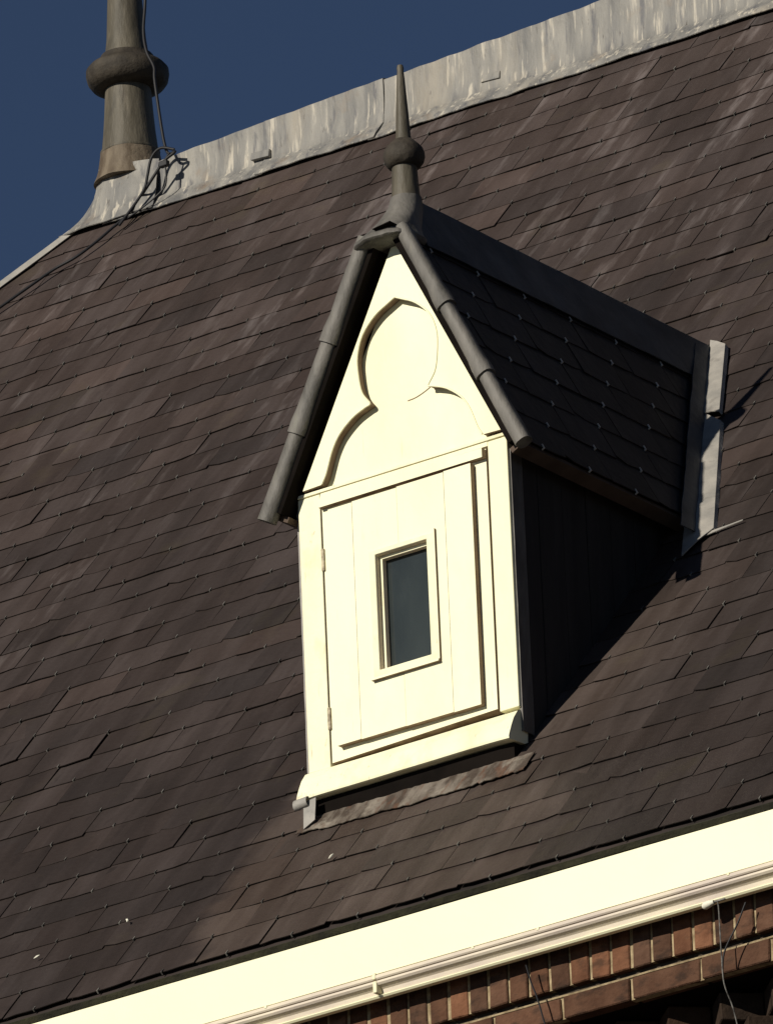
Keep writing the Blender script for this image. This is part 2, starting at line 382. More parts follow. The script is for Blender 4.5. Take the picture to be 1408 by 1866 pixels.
# far slope and hipped end, closed so the roof is a solid body
zt = roofpt(0, SR, -.05).z
be = roofpt(0, EA, -.08)
mk('rear_slope', [(hipx(SR), YR, zt), (XR, YR, zt), (XR, 2 * YR - be.y, be.z), (hipx(EA), 2 * YR - be.y, be.z)], [(0, 1, 2, 3)], M['slate'], roof, tint=1)
mk('hip_end', [(hipx(SR), YR, zt), (hipx(EA), be.y, be.z), (hipx(EA), 2 * YR - be.y, be.z)], [(0, 1, 2)], M['slate'], roof, tint=1)

A_, E_, S0_, PH = .278, .1645, .06, .0618
SL, SWD, STH = E_ * 1.95, A_ - .0024, .0040
def slate_mesh(name, i, wd=SWD, ln=SL, th=STH, mats=None, tl=(.74, 1.26)):
    """slate: x across, y up-slope from the tail at y=0, z out of the roof; rough dressed tail"""
    bm = bmesh.new(); nseg = 5
    t = random.uniform(*tl); g = random.uniform(-.035, .035)
    top = []; bot = []
    for k in range(nseg + 1):
        xx = -wd / 2 + wd * k / nseg; jy = random.uniform(-.0030, .0030); jx = 0
        yy = jy
        if k in (0, nseg) and random.random() < .32: yy += random.uniform(.004, .018)
        top.append(bm.verts.new((xx, yy, 0))); bot.append(bm.verts.new((xx, yy + .001, -th)))
    tw = random.uniform(-.0022, .0022)
    t1 = bm.verts.new((wd / 2, ln, 0)); t0 = bm.verts.new((-wd / 2, ln, 0)); b1 = bm.verts.new((wd / 2, ln, -th)); b0 = bm.verts.new((-wd / 2, ln, -th))
    for v in (top[0], bot[0]): v.co.z += tw
    for v in (top[-1], bot[-1]): v.co.z -= tw
    bm.faces.new(top + [t1, t0])
    bm.faces.new((bot + [b1, b0])[::-1]).material_index = 1
    for k in range(nseg): bm.faces.new([top[k], bot[k], bot[k + 1], top[k + 1]]).material_index = 1
    bm.faces.new([top[-1], bot[-1], b1, t1]).material_index = 1
    bm.faces.new([bot[0], top[0], t0, b0]).material_index = 1
    bm.faces.new([t1, b1, b0, t0]).material_index = 1
    lay = bm.loops.layers.float_color.new('tint')
    for f in bm.faces:
        for l in f.loops: l[lay] = (t * (1 + g), t, t * (1 - g * .8), 1)
    for q in bm.verts: q.co *= S
    me = bpy.data.meshes.new(name); bm.normal_update(); bm.to_mesh(me); bm.free()
    for mm in (mats or [M['slate'], M['slate_edge']]): me.materials.append(mm)
    return me
SLV = [slate_mesh('slate', i) for i in range(36)]
TILT = math.atan2(STH * 2.1, SL)
RB = Matrix.Rotation(PIT, 3, 'X')
def slate_xf(x_, s_, lift=0.0, rz=0.0):
    return roofpt(x_, s_, lift), (RB @ Matrix.Rotation(-TILT + random.uniform(-.007, .007), 3, 'X') @ Matrix.Rotation(random.uniform(-.016, .016), 3, 'Y') @ Matrix.Rotation(rz + random.uniform(-.004, .004), 3, 'Z'))
def in_dormer(x_, s_):
    y_, z_ = s_ * CP, Z0 + s_ * SP
    if y_ < .04: return False
    return abs(x_ - .46) < .445 - .15 and (z_ < 1.0 or z_ < 2.143 - 1.975 * abs(x_ - .466) - .32)
cand = []
SMAX = 6.12
for k in range(-6, 40):
    s_ = S0_ + k * E_
    if s_ > SMAX: break
    x_ = PH + .5 * k * A_
    x_ -= math.floor((x_ + 8.4) / A_) * A_
    while x_ < XR - .1:
        if x_ + .12 > hipx(s_) and not in_dormer(x_, s_ + E_ / 2):
            px, py = project(roofpt(x_, s_ + E_ / 2))
            cand.append((k, x_, s_, px, py))
        x_ += A_
ins = [c for c in cand if -45 < c[3] < 1455 and -30 < c[4] < 1890]
def hidden(c):
    # behind the dormer as seen from the camera
    return 560 < c[3] < 935 and 480 < c[4] < 1330 and (c[4] > 480 + abs(c[3] - 735) * 2.2)
vis = [c for c in ins if not hidden(c)]
vis.sort(key=lambda c: (Vector(roofpt(c[1], c[2])) - CAM_C / S).length)
single = set((c[0], round(c[1], 3)) for c in vis[:300])
gapc = min(cand, key=lambda c: (c[3] - 28) ** 2 + (c[4] - 1560) ** 2)[:2]
bms = bmesh.new(); lay = bms.loops.layers.float_color.new('tint')
hooks = bmesh.new()
def hook(bm, P, Rm, big=1.0):
    a = .0040 * big
    for v8 in (boxv(-a / 2, a / 2, -.003, .013 * big, -.001, .0035), boxv(-a / 2 * 1.3, a / 2 * 1.3, -.0075, -.003, -.009, .0035)):
        bm_box(bm, [P + Rm @ Vector(q) for q in v8])
for c in cand:
    k, x_, s_ = c[0], c[1], c[2]
    me = random.choice(SLV)
    ln_k = 1
    P, Rm = slate_xf(x_, s_)
    if (k, x_) == (gapc[0], gapc[1]):
        P, Rm = slate_xf(x_ + .02, s_ - .040, .004, R(4))
    if random.random() < .03: P = P + Rm @ Vector((random.uniform(-.003, .003), -random.uniform(.004, .016), .002))
    if random.random() < .11: Rm = Rm @ Matrix.Rotation(-random.uniform(.004, .020), 3, 'X')
    if s_ + SL > SMAX + .5: pass
    if x_ - .15 < hipx(s_ + SL):
        bm = bmesh.new(); bm.from_mesh(me)
        for v in bm.verts: v.co = P + Rm @ (v.co / S)
        bmesh.ops.bisect_plane(bm, geom=bm.verts[:] + bm.edges[:] + bm.faces[:], plane_co=roofpt(HX0 + .012, HS0, 0), plane_no=Vector((-1, 1, 0)).normalized(), clear_outer=True)
        base = {v: bms.verts.new(v.co) for v in bm.verts}
        for f in bm.faces:
            nf = bms.faces.new([base[v] for v in f.verts]); nf.material_index = f.material_index
            for l in nf.loops: l[lay] = (1, 1, 1, 1)
        bm.free(); continue
    if (k, round(x_, 3)) in single:
        o = bpy.data.objects.new('slate', me); put(o, roof, P * S); o.rotation_euler = Rm.to_euler()
    else:
        base = [bms.verts.new(P + Rm @ (v.co / S)) for v in me.vertices]
        src = me.color_attributes['tint'].data
        for pl in me.polygons:
            f = bms.faces.new([base[i] for i in pl.vertices]); f.material_index = pl.material_index
            for l, li in zip(f.loops, pl.loop_indices): l[lay] = src[li].color
    hook(hooks, P, Rm)
o = fin('slate', bms, M['slate'], roof, mats=[M['slate'], M['slate_edge']], recalc=False); o['kind'] = 'stuff'
o = fin('slate_hook', hooks, M['steel'], roof, recalc=False); o['kind'] = 'stuff'
# starter strip at the eave and the mossy tilting fillet
roofpoly('starter_course', [(hipx(EA), EA + .004), (XR, EA + .004), (XR, EA + .25), (hipx(EA), EA + .25)], M['slate_edge'], h=-.018, th=.010)
M['moss'] = mat('mossy_fillet', (.014, .013, .008), (.034, .032, .016), (12, 12, 12), 0.95, bump=.6, bscale=40)
extrude_x('tilting_fillet', [(EA * CP - .012, Z0 + EA * SP - .018), (EA * CP + .012, Z0 + EA * SP - .006), (EA * CP + .03, Z0 + EA * SP - .03), (EA * CP + .0, Z0 + EA * SP - .036)], XL, XR, M['moss'], roof, 120, wob=.003)
box('soffit_board', XL, XR, EA * CP + .008, EA * CP + .03, -1.02, Z0 + EA * SP - .032, M['under'], roof, bevel=0)

# lead ridge: apron on the slope, upright face, flat top, in overlapping sheets
def ridge_z(x_): return 4.822 + .0195 * x_
def low_s(x_): return (4.053 - .0124 * (x_ + 4.042)) / CP
seams = [-3.835, -3.063, -2.506, -1.329, -.2, .9, 2.0, 3.1, 4.3, 5.5, 6.7, 7.9, 9.0]
for i in range(len(seams) - 1):
    x0, x1 = seams[i], seams[i + 1] + .035
    nx = max(8, int((x1 - x0) / .035)); grid = []
    lift = .004 if i % 2 else .0
    for a in range(nx + 1):
        xx = x0 + (x1 - x0) * a / nx
        lip = .010 * noise.noise(Vector((xx * 2.3, 1.7, 0))) + .006 * noise.noise(Vector((xx * 9, 4.2, 0)))
        sl_ = low_s(xx) + lip
        row = []
        lf = .012 + lift
        for q in range(5):
            s_ = sl_ + (.105 - lip) * q / 4; row.append(roofpt(xx, s_, lf + .004 * (q > 0)))
        p = row[-1]; zt_ = ridge_z(xx) + lift + .003 * noise.noise(Vector((xx * 4, 0, 3)))
        for q in range(1, 8): row.append(Vector((xx, p.y - lift * .2 + .010 * math.sin(q / 7 * 2.2), p.z + (zt_ - p.z) * q / 7)))
        e = row[-1]
        row += [Vector((xx, e.y + .012, zt_ + .006)), Vector((xx, e.y + .09, zt_ + .016)), Vector((xx, e.y + .18, zt_ + .006)), Vector((xx, e.y + .20, zt_ - .2))]
        grid.append(row)
    sheet('lead_sheet', grid, .004, M['lead'], roof, wob=.006, wscale=11, seed=i)
for (xa, za) in ((-3.075, 4.606), (-1.945, 4.614), (-.45, 4.62)):
    mk('lead_clip', [(xa - .045, 4.078, za), (xa + .045, 4.078, za - .006), (xa + .045, 4.10, za - .006), (xa - .045, 4.10, za),
                     (xa - .045, 4.086, za + .034), (xa + .045, 4.086, za + .028), (xa + .045, 4.10, za + .028), (xa - .045, 4.10, za + .034)], BOXF, M['lead'], roof, bevel=.003)
# lead skirt at the end of the ridge, flaring from the finial foot down to the hip
FX, FY = -3.80, 4.20
grid = []
foot = []
nA = 40
for a in range(nA + 1):
    t = a / nA
    if t < .45:      # along the front slope, right to left
        q = t / .45; xx = -3.58 + (-4.052 + 3.58) * q; foot.append(roofpt(xx, low_s(xx) + .004 * noise.noise(Vector((xx * 8, 0, 0))), .022))
    else:            # round the hip to the back
        q = (t - .45) / .55; p = roofpt(-4.052, low_s(-4.052), .022)
        foot.append(Vector((p.x - .0 + .02 * q, p.y + q * .42, p.z + .0)))
for a in range(nA + 1):
    f = foot[a]; t = a / nA
    ang = R(-75) + (R(-315) - R(-75)) * t
    c = Vector((FX + .128 * math.cos(ang), FY + .128 * math.sin(ang), 4.79))
    if a < 8:
        c = Vector((FX + .20, 4.122, 4.765)).lerp(c, a / 8)
    row = []
    for q in range(11):
        u_ = q / 10; e = u_ ** 1.0
        hp = f.lerp(c, e); hp.z = f.z + (c.z - f.z) * (u_ ** 1.45)
        if t < .45: hp.z = max(hp.z, Z0 + hp.y * TANP + .022 + .006)
        row.append(hp)
    grid.append(row)
sheet('end_skirt', grid, -.004, M['lead'], roof, wob=.008, wscale=14, seed=3)
# hip capping: thin lead strip following the hip
grid = []
for a in range(41):
    s_ = low_s(-4.05) + .03 - a * .11; xx = hipx(s_) + .03
    c0 = roofpt(xx + .012, s_, .006); c1 = roofpt(xx - .022, s_, .016); c2 = c1 + Vector((-.05, .05, -.04))
    grid.append([c0, c1, c2])
sheet('hip_capping', grid, .004, M['lead_clean'], roof, wob=.003, wscale=9)

# ------------------------------------------------------------------ big finial
fin_ = thing('roof_finial', (FX, FY, 4.78), 'tall weathered lead finial with a thick round collar at the end of the main ridge', 'finial')
lathe('foot', FX, FY, [(.150, 4.735), (.138, 4.765), (.131, 4.79), (.126, 4.82), (.119, 4.868)], M['rusty'], fin_, 40, wob=.04)
lathe('shaft', FX, FY, [(.1155, 4.86), (.112, 4.90), (.106, 4.96), (.100, 5.03), (.0945, 5.11), (.090, 5.17)], M['finial'], fin_, 40, wob=.012)
lathe('seam', FX, FY, [(.120, 4.864), (.1215, 4.869), (.1205, 4.874), (.113, 4.877)], M['finial'], fin_, 40, wob=.02)
lathe('collar', FX, FY, [(.085, 5.145), (.120, 5.150), (.148, 5.162), (.162, 5.182), (.168, 5.21), (.167, 5.232), (.155, 5.247), (.130, 5.258), (.115, 5.272), (.108, 5.292), (.085, 5.30)], M['knob'], fin_, 48, wob=.02)
lathe('upper_shaft', FX, FY, [(.092, 5.29), (.086, 5.32), (.080, 5.37), (.073, 5.50), (.066, 5.62), (.055, 5.85), (.042, 6.15), (.025, 6.5), (.008, 6.8)], M['finial'], fin_, 36, wob=.012)

# lightning conductor
cab = thing('lightning_cable', (-3.6, 4.1, 4.7), 'black lightning conductor cable hanging beside the tall finial and down the hip', 'cable')
air = [(-3.70, 4.17, 6.3), (-3.685, 4.16, 5.9), (-3.663, 4.15, 5.633), (-3.661, 4.15, 5.487), (-3.653, 4.12, 5.34), (-3.627, 4.10, 5.235), (-3.585, 4.09, 5.15), (-3.575, 4.08, 5.07), (-3.52, 4.06, 4.765),
       (-3.463, 4.045, 4.733), (-3.513, 4.035, 4.700), (-3.60, 4.035, 4.616), (-3.66, 4.07, 4.60), (-3.675, 4.045, 4.56), (-3.686, 3.99, 4.49), (-3.721, 3.954, 4.445), (-3.758, 3.904, 4.385), (-3.82, 3.844, 4.315),
       (-3.905, 3.81, 4.275), (-3.974, 3.752, 4.21), (-4.077, 3.667, 4.112), (-4.145, 3.61, 4.048), (-4.3, 3.48, 3.9)]
tube('down_cable', spline(air, 5), .0062, M['cable'], cab, 8)
tube('branch_cable', spline([(-3.47, 4.05, 4.745), (-3.53, 4.04, 4.765), (-3.573, 4.035, 4.734), (-3.592, 4.03, 4.663), (-3.608, 4.03, 4.612), (-3.64, 4.01, 4.55), (-3.69, 3.96, 4.45)], 5), .006, M['cable'], cab, 8)
tube('thin_cable', spline([(-3.49, 4.045, 4.735), (-3.505, 4.035, 4.70), (-3.501, 4.03, 4.613), (-3.524, 4.03, 4.575), (-3.603, 4.02, 4.53), (-3.67, 3.985, 4.48)], 5), .004, M['cable'], cab, 6)
box('cable_clamp', -3.53, -3.49, 4.02, 4.045, 4.675, 4.70, M['cable'], cab, .004)

# ------------------------------------------------------------------ dormer
dor = thing('gabled_dormer', (.46, 0, -.08), 'small cream painted dormer with steep slate gable, plank hatch and tiny dark window', 'dormer')
BX0, BX1 = .004, .908          # body
GC, GK, GA = .466, 1.975, 2.143  # gable centre, slope, ridge height
def gz(x_): return GA - GK * abs(x_ - GC)
# frame
box('door_post', BX0, .0985, -.012, .02, .058, 1.083, M['paint_worn'], dor, .003)
box('door_post', .826, BX1, -.012, .02, .076, 1.083, M['paint'], dor, .003)
mk('lintel', boxv(BX0, BX1, -.013, .10, 1.0835, 1.108) and [(.099, -.012, 1.064), (.8255, -.012, 1.067), (.8255, .10, 1.067), (.099, .10, 1.064), (.1025, -.012, 1.083), (.8255, -.012, 1.083), (.8255, .10, 1.083), (.1025, .10, 1.083)], BOXF, M['paint'], dor)
box('head_rail', BX0 - .002, BX1 + .004, -.016, .10, 1.0855, 1.098, M['paint_worn'], dor, .002)
# sill with a rolled lower edge
def sill(name, x0, x1):
    prof = [(-.002, .062), (-.020, .054), (-.045, .022), (-.062, -.012), (-.070, -.040), (-.073, -.050), (-.072, -.058), (-.064, -.061), (-.052, -.058), (.02, -.055), (.04, -.045), (.04, .060)]
    n = 24; v = []; f = []; k = len(prof)
    for i in range(n):
        t = i / (n - 1); xx = x0 + (x1 - x0) * t
        dz = .014 * t + .003 * noise.noise(Vector((xx * 5, 0, 0)))
        flare = .006 * (math.exp(-((t) / .05) ** 2) + math.exp(-((1 - t) / .05) ** 2))
        for (y, z) in prof: v.append((xx, y - flare * (z < -.03), z + dz * .3 - flare * .8 * (z < -.03)))
    for i in range(n - 1):
        for j in range(k): f.append((i * k + j, i * k + (j + 1) % k, (i + 1) * k + (j + 1) % k, (i + 1) * k + j))
    f.append(tuple(range(k))); f.append(tuple((n - 1) * k + j for j in range(k - 1, -1, -1)))
    return mk(name, v, f, M['paint_worn'], dor)
sill('sill', -.006, .906)
# rolled lead ears at both ends of the sill
for xa, sg in ((.016, 1),):
    g = []
    for a in range(9):
        an = R(-90 + a * 30)
        g.append([(xa - .028, -.078 - .014 * math.cos(an), -.078 + .018 * math.sin(an) + (.012 if sg < 0 else 0)), (xa + .028, -.076 - .014 * math.cos(an), -.072 + .016 * math.sin(an) + (.012 if sg < 0 else 0))])
    sheet('sill_ear', g, .003, M['lead_clean'] if sg > 0 else M['paint_worn'], dor)
mk('sill_tab', [(.02, -.074, -.07), (.074, -.074, -.065), (.074, -.085, -.150), (.035, -.100, -.180), (.02, -.070, -.07), (.074, -.070, -.065), (.074, -.081, -.150), (.035, -.096, -.180)], BOXF, M['lead_clean'], dor)
box('sill_shadow_base', .02, .895, -.034, .12, -.20, -.060, M['under'], dor, bevel=0)  # near-black board added as the sill's cast shadow

# door leaf: frame of the leaf, raised planks, window
door = box('hatch', .1085, .8195, .004, .034, .070, 1.0555, M['paint'], dor, .003, mats=[M['paint'], M['reveal']])
# cut the opening: four-part leaf is avoided by planks lying proud of the leaf; pane sits in its own casing
pl_edges = [.151, .255, .449, .652, .769]
WX0, WX1, WZ0, WZ1 = .324, .603, .320, .794     # casing outer
PX0, PX1, PZ0, PZ1 = .351, .572, .346, .776   # clear opening
for i in range(4):
    a, b = pl_edges[i] + .0006, pl_edges[i + 1] - .0006
    yf = -.040 + (.0006 * (i % 2))
    spans = []
    def plank(x0, x1, z0, z1):
        if x1 - x0 > .004: edged('plank', rect(x0, x1, z0, z1), yf, -.0145, door)
    za, zb = .116 - .0015 * i, 1.001 + .003 * i
    if b <= WX0 or a >= WX1: plank(a, b, za, zb)
    else:
        # planks interrupted by the window: build as notched outline
        xl, xr = max(a, WX0), min(b, WX1)
        if xl <= a + 1e-6 and xr >= b - 1e-6:
            plank(a, b, za, WZ0 - .001); plank(a, b, WZ1 + .001, zb)
        else:
            if a < WX0: # notch on the right
                P2 = [(a, za), (b, za), (b, WZ0 - .001), (WX0 - .001, WZ0 - .001), (WX0 - .001, WZ1 + .001), (b, WZ1 + .001), (b, zb), (a, zb)]
            else:
                P2 = [(a, za), (b, za), (b, zb), (a, zb), (a, WZ1 + .001), (WX1 + .001, WZ1 + .001), (WX1 + .001, WZ0 - .001), (a, WZ0 - .001)]
            edged('plank', P2, yf, -.0145, door)
# window casing as one frame mesh + pane
def frame_mesh(name, ox0, ox1, oz0, oz1, ix0, ix1, iz0, iz1, y0, y1, mt, parent, bev=.002, shear=0.0, tops=None):
    o_ = [(ox0, oz0), (ox1, oz0), (ox1, oz1), (ox0, oz1)]; i_ = [(ix0, iz0), (ix1, iz0), (ix1, iz1), (ix0, iz1)]
    v = [(p[0], y0, p[1]) for p in o_] + [(p[0], y0, p[1]) for p in i_] + [(p[0], y1, p[1]) for p in o_] + [(p[0], y1, p[1]) for p in i_]
    f = []; mi_ = []
    for k in range(4):
        n = (k + 1) % 4
        mi_ += [0, 0, 1, 1]
        f += [(k, n, 4 + n, 4 + k), (8 + n, 8 + k, 12 + k, 12 + n), (k, 8 + k, 8 + n, n), (4 + n, 12 + n, 12 + k, 4 + k)]
    return mk(name, v, f, mt, parent, bevel=bev, mats=[mt, M['tinted']], midx=mi_)
# the leaf itself gets a real opening
bpy.data.objects.remove(door.children[0], do_unlink=False) if False else None
me = door.data
bm = bmesh.new()
def ring_leaf(bm, o4, i4, y0, y1):
    A = [bm.verts.new((p[0], y0, p[1])) for p in o4]; B = [bm.verts.new((p[0], y0, p[1])) for p in i4]
    C_ = [bm.verts.new((p[0], y1, p[1])) for p in o4]; D = [bm.verts.new((p[0], y1, p[1])) for p in i4]
    for k in range(4):
        n = (k + 1) % 4
        bm.faces.new([A[k], A[n], B[n], B[k]]); bm.faces.new([C_[n], C_[k], D[k], D[n]])
        bm.faces.new([A[k], C_[k], C_[n], A[n]]).material_index = 1; bm.faces.new([B[n], D[n], D[k], B[k]])
dc = CEN[door] / S
ring_leaf(bm, [(.1085, .070), (.8195, .088), (.8195, 1.0575), (.1085, 1.0545)], [(PX0 - .004, PZ0 - .004), (PX1 + .004, PZ0 - .004), (PX1 + .004, PZ1 + .004), (PX0 - .004, PZ1 + .004)], -.014, .034)
bmesh.ops.recalc_face_normals(bm, faces=bm.faces)
for v in bm.verts: v.co = (v.co - dc) * S
bm.to_mesh(me); bm.free()
win = frame_mesh('window_frame', WX0, WX1, WZ0, WZ1, PX0, PX1, PZ0, PZ1, -.047, .016, M['paint_worn'], door, .0025)
edged('hatch_rail', rect(.1095, .8185, 1.020, 1.0535), -.038, -.0142, door)
edged('window_drip', rect(WX0 - .006, WX1 + .006, WZ0 - .009, WZ0 - .001), -.056, -.0405, door)
edged('window_bead', rect(WX1 + .001, WX1 + .007, WZ0, WZ1 + .012), -.050, -.0405, door)
frame_mesh('glazing_bead', PX0 + .001, PX1 - .001, PZ0 + .001, PZ1 - .001, PX0 + .013, PX1 - .007, PZ0 + .008, PZ1 - .013, -.022, .001, M['paint_worn'], door, .001)
box('window_pane', PX0 - .002, PX1 + .002, .002, .006, PZ0 - .002, PZ1 + .002, M['glass'], door, bevel=0)
for (zz, xx) in ((.83, .1045), (.235, .1035)):
    box('hinge', xx - .004, xx + .009, -.022, -.010, zz - .042, zz + .042, M['hinge'], door, .003)
box('gap_shade_backing', .09, .84, .045, .10, .06, 1.07, M['under'], dor, bevel=0)  # near-black sheet that paints the shade in the gaps round the hatch

# gable: backing panel and trefoil-cut board
def poly_y(name, P2, y0, y1, mt, parent, mats=None, edge=None, bev=0):
    n = len(P2); v = [(p[0], y0, p[1]) for p in P2] + [(p[0], y1, p[1]) for p in P2]
    f = [tuple(range(n)), tuple(range(2 * n - 1, n - 1, -1))] + [(i, n + i, n + (i + 1) % n, (i + 1) % n) for i in range(n)]
    mi = [0, 0] + [1 if edge else 0] * n
    bm = bmesh.new(); vs_ = [bm.verts.new(q) for q in v]; fs = []
    for i, ff in enumerate(f):
        fc = bm.faces.new([vs_[k] for k in ff]); fc.material_index = mi[i]; fs.append(fc)
    bmesh.ops.recalc_face_normals(bm, faces=bm.faces)
    bmesh.ops.triangulate(bm, faces=fs[:2])
    return fin(name, bm, mt, parent, mats=mats, recalc=False)
def insx(z, d): return (GA - d - z) / GK
poly_y('gable_panel', [(GC - insx(1.1, .25), 1.0995), (GC + insx(1.1, .20), 1.0995), (GC, GA - .28)], .004, .03, M['paint'], dor)
gu = thing if False else None
lobe = [(.135, 1.365), (.160, 1.405), (.172, 1.475), (.172, 1.545), (.146, 1.618), (.090, 1.676), (.030, 1.708), (0, 1.722)]
low = [(.348, 1.108), (.330, 1.138), (.318, 1.170), (.296, 1.225), (.262, 1.275), (.205, 1.320), (.150, 1.343), (.128, 1.349), (.128, 1.357)]
sp = [(p.x, p.y) for p in spline([(a, b, 0) for a, b in low], 4)] + [(p.x, p.y) for p in spline([(a, b, 0) for a, b in lobe], 4)][1:]
CX = .472
right = [(CX + a, b) for a, b in sp]; left = [(CX - a, b) for a, b in sp[::-1]][1:]
apexz = GA - .235
hw = lambda z: (apexz - z) / GK * 1.045
outl = [(GC - hw(1.103), 1.103), (CX - .352, 1.106)] ; outr = [(CX + .352, 1.106), (GC + .030 + hw(1.103), 1.103)]
poly = [outl[0], outl[1]] + left[::-1] + right[::-1] + [outr[0], outr[1], (GC + .018, apexz + .03), (GC - .004, apexz)]
tube('panel_joint', spline([(.485, .0035, 1.335), (.52, .0035, 1.338), (.56, .0035, 1.350), (.60, .0035, 1.368)], 4), .0022, M['reveal'], dor, 6)
poly_y('trefoil_board', poly, -.030, .0035, M['paint'], dor, mats=[M['paint'], M['reveal']], edge=True)

edge_pts = [(x_, -.0305, z_) for x_, z_ in left[::-1] + right[::-1]]
tube('trefoil_bead', edge_pts, .0035, M['paint'], dor, 6)
# cheeks and gable roof
VY = lambda z: (z - Z0) / TANP      # where the main roof reaches height z
def prism_x(name, P2, x0, x1, mt, parent, tint=None):
    n = len(P2); v = [(x0, p[0], p[1]) for p in P2] + [(x1, p[0], p[1]) for p in P2]
    return mk(name, v, [tuple(range(n)), tuple(range(2 * n - 1, n - 1, -1))] + [(i, n + i, n + (i + 1) % n, (i + 1) % n) for i in range(n)], mt, parent, tint=tint)
# boards on each cheek, one by one
nb = 7
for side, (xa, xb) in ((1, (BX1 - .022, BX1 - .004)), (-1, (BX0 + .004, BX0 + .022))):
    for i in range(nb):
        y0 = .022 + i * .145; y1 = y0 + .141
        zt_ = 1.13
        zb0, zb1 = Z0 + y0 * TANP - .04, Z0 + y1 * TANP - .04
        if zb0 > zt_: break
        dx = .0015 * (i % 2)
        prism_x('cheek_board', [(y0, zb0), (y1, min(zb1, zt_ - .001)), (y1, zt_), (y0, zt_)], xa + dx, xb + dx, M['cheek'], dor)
sheet('corner_flashing', [[(BX1 - .006, .000, -.07 + i * .0583), (BX1 + .006, .000, -.07 + i * .0583), (BX1 + .006, .066, -.07 + i * .0583)] for i in range(1, 20)], -.003, M['lead_dark'], dor, wob=.002, wscale=12)
sheet('corner_flashing', [[(BX0 - .004, .006, -.03 + i * .0573), (BX0 - .020, .008, -.03 + i * .0573), (BX0 - .020, .05, -.03 + i * .0573)] for i in range(20)], .003, M['lead_clean'], dor, wob=.004, wscale=12)
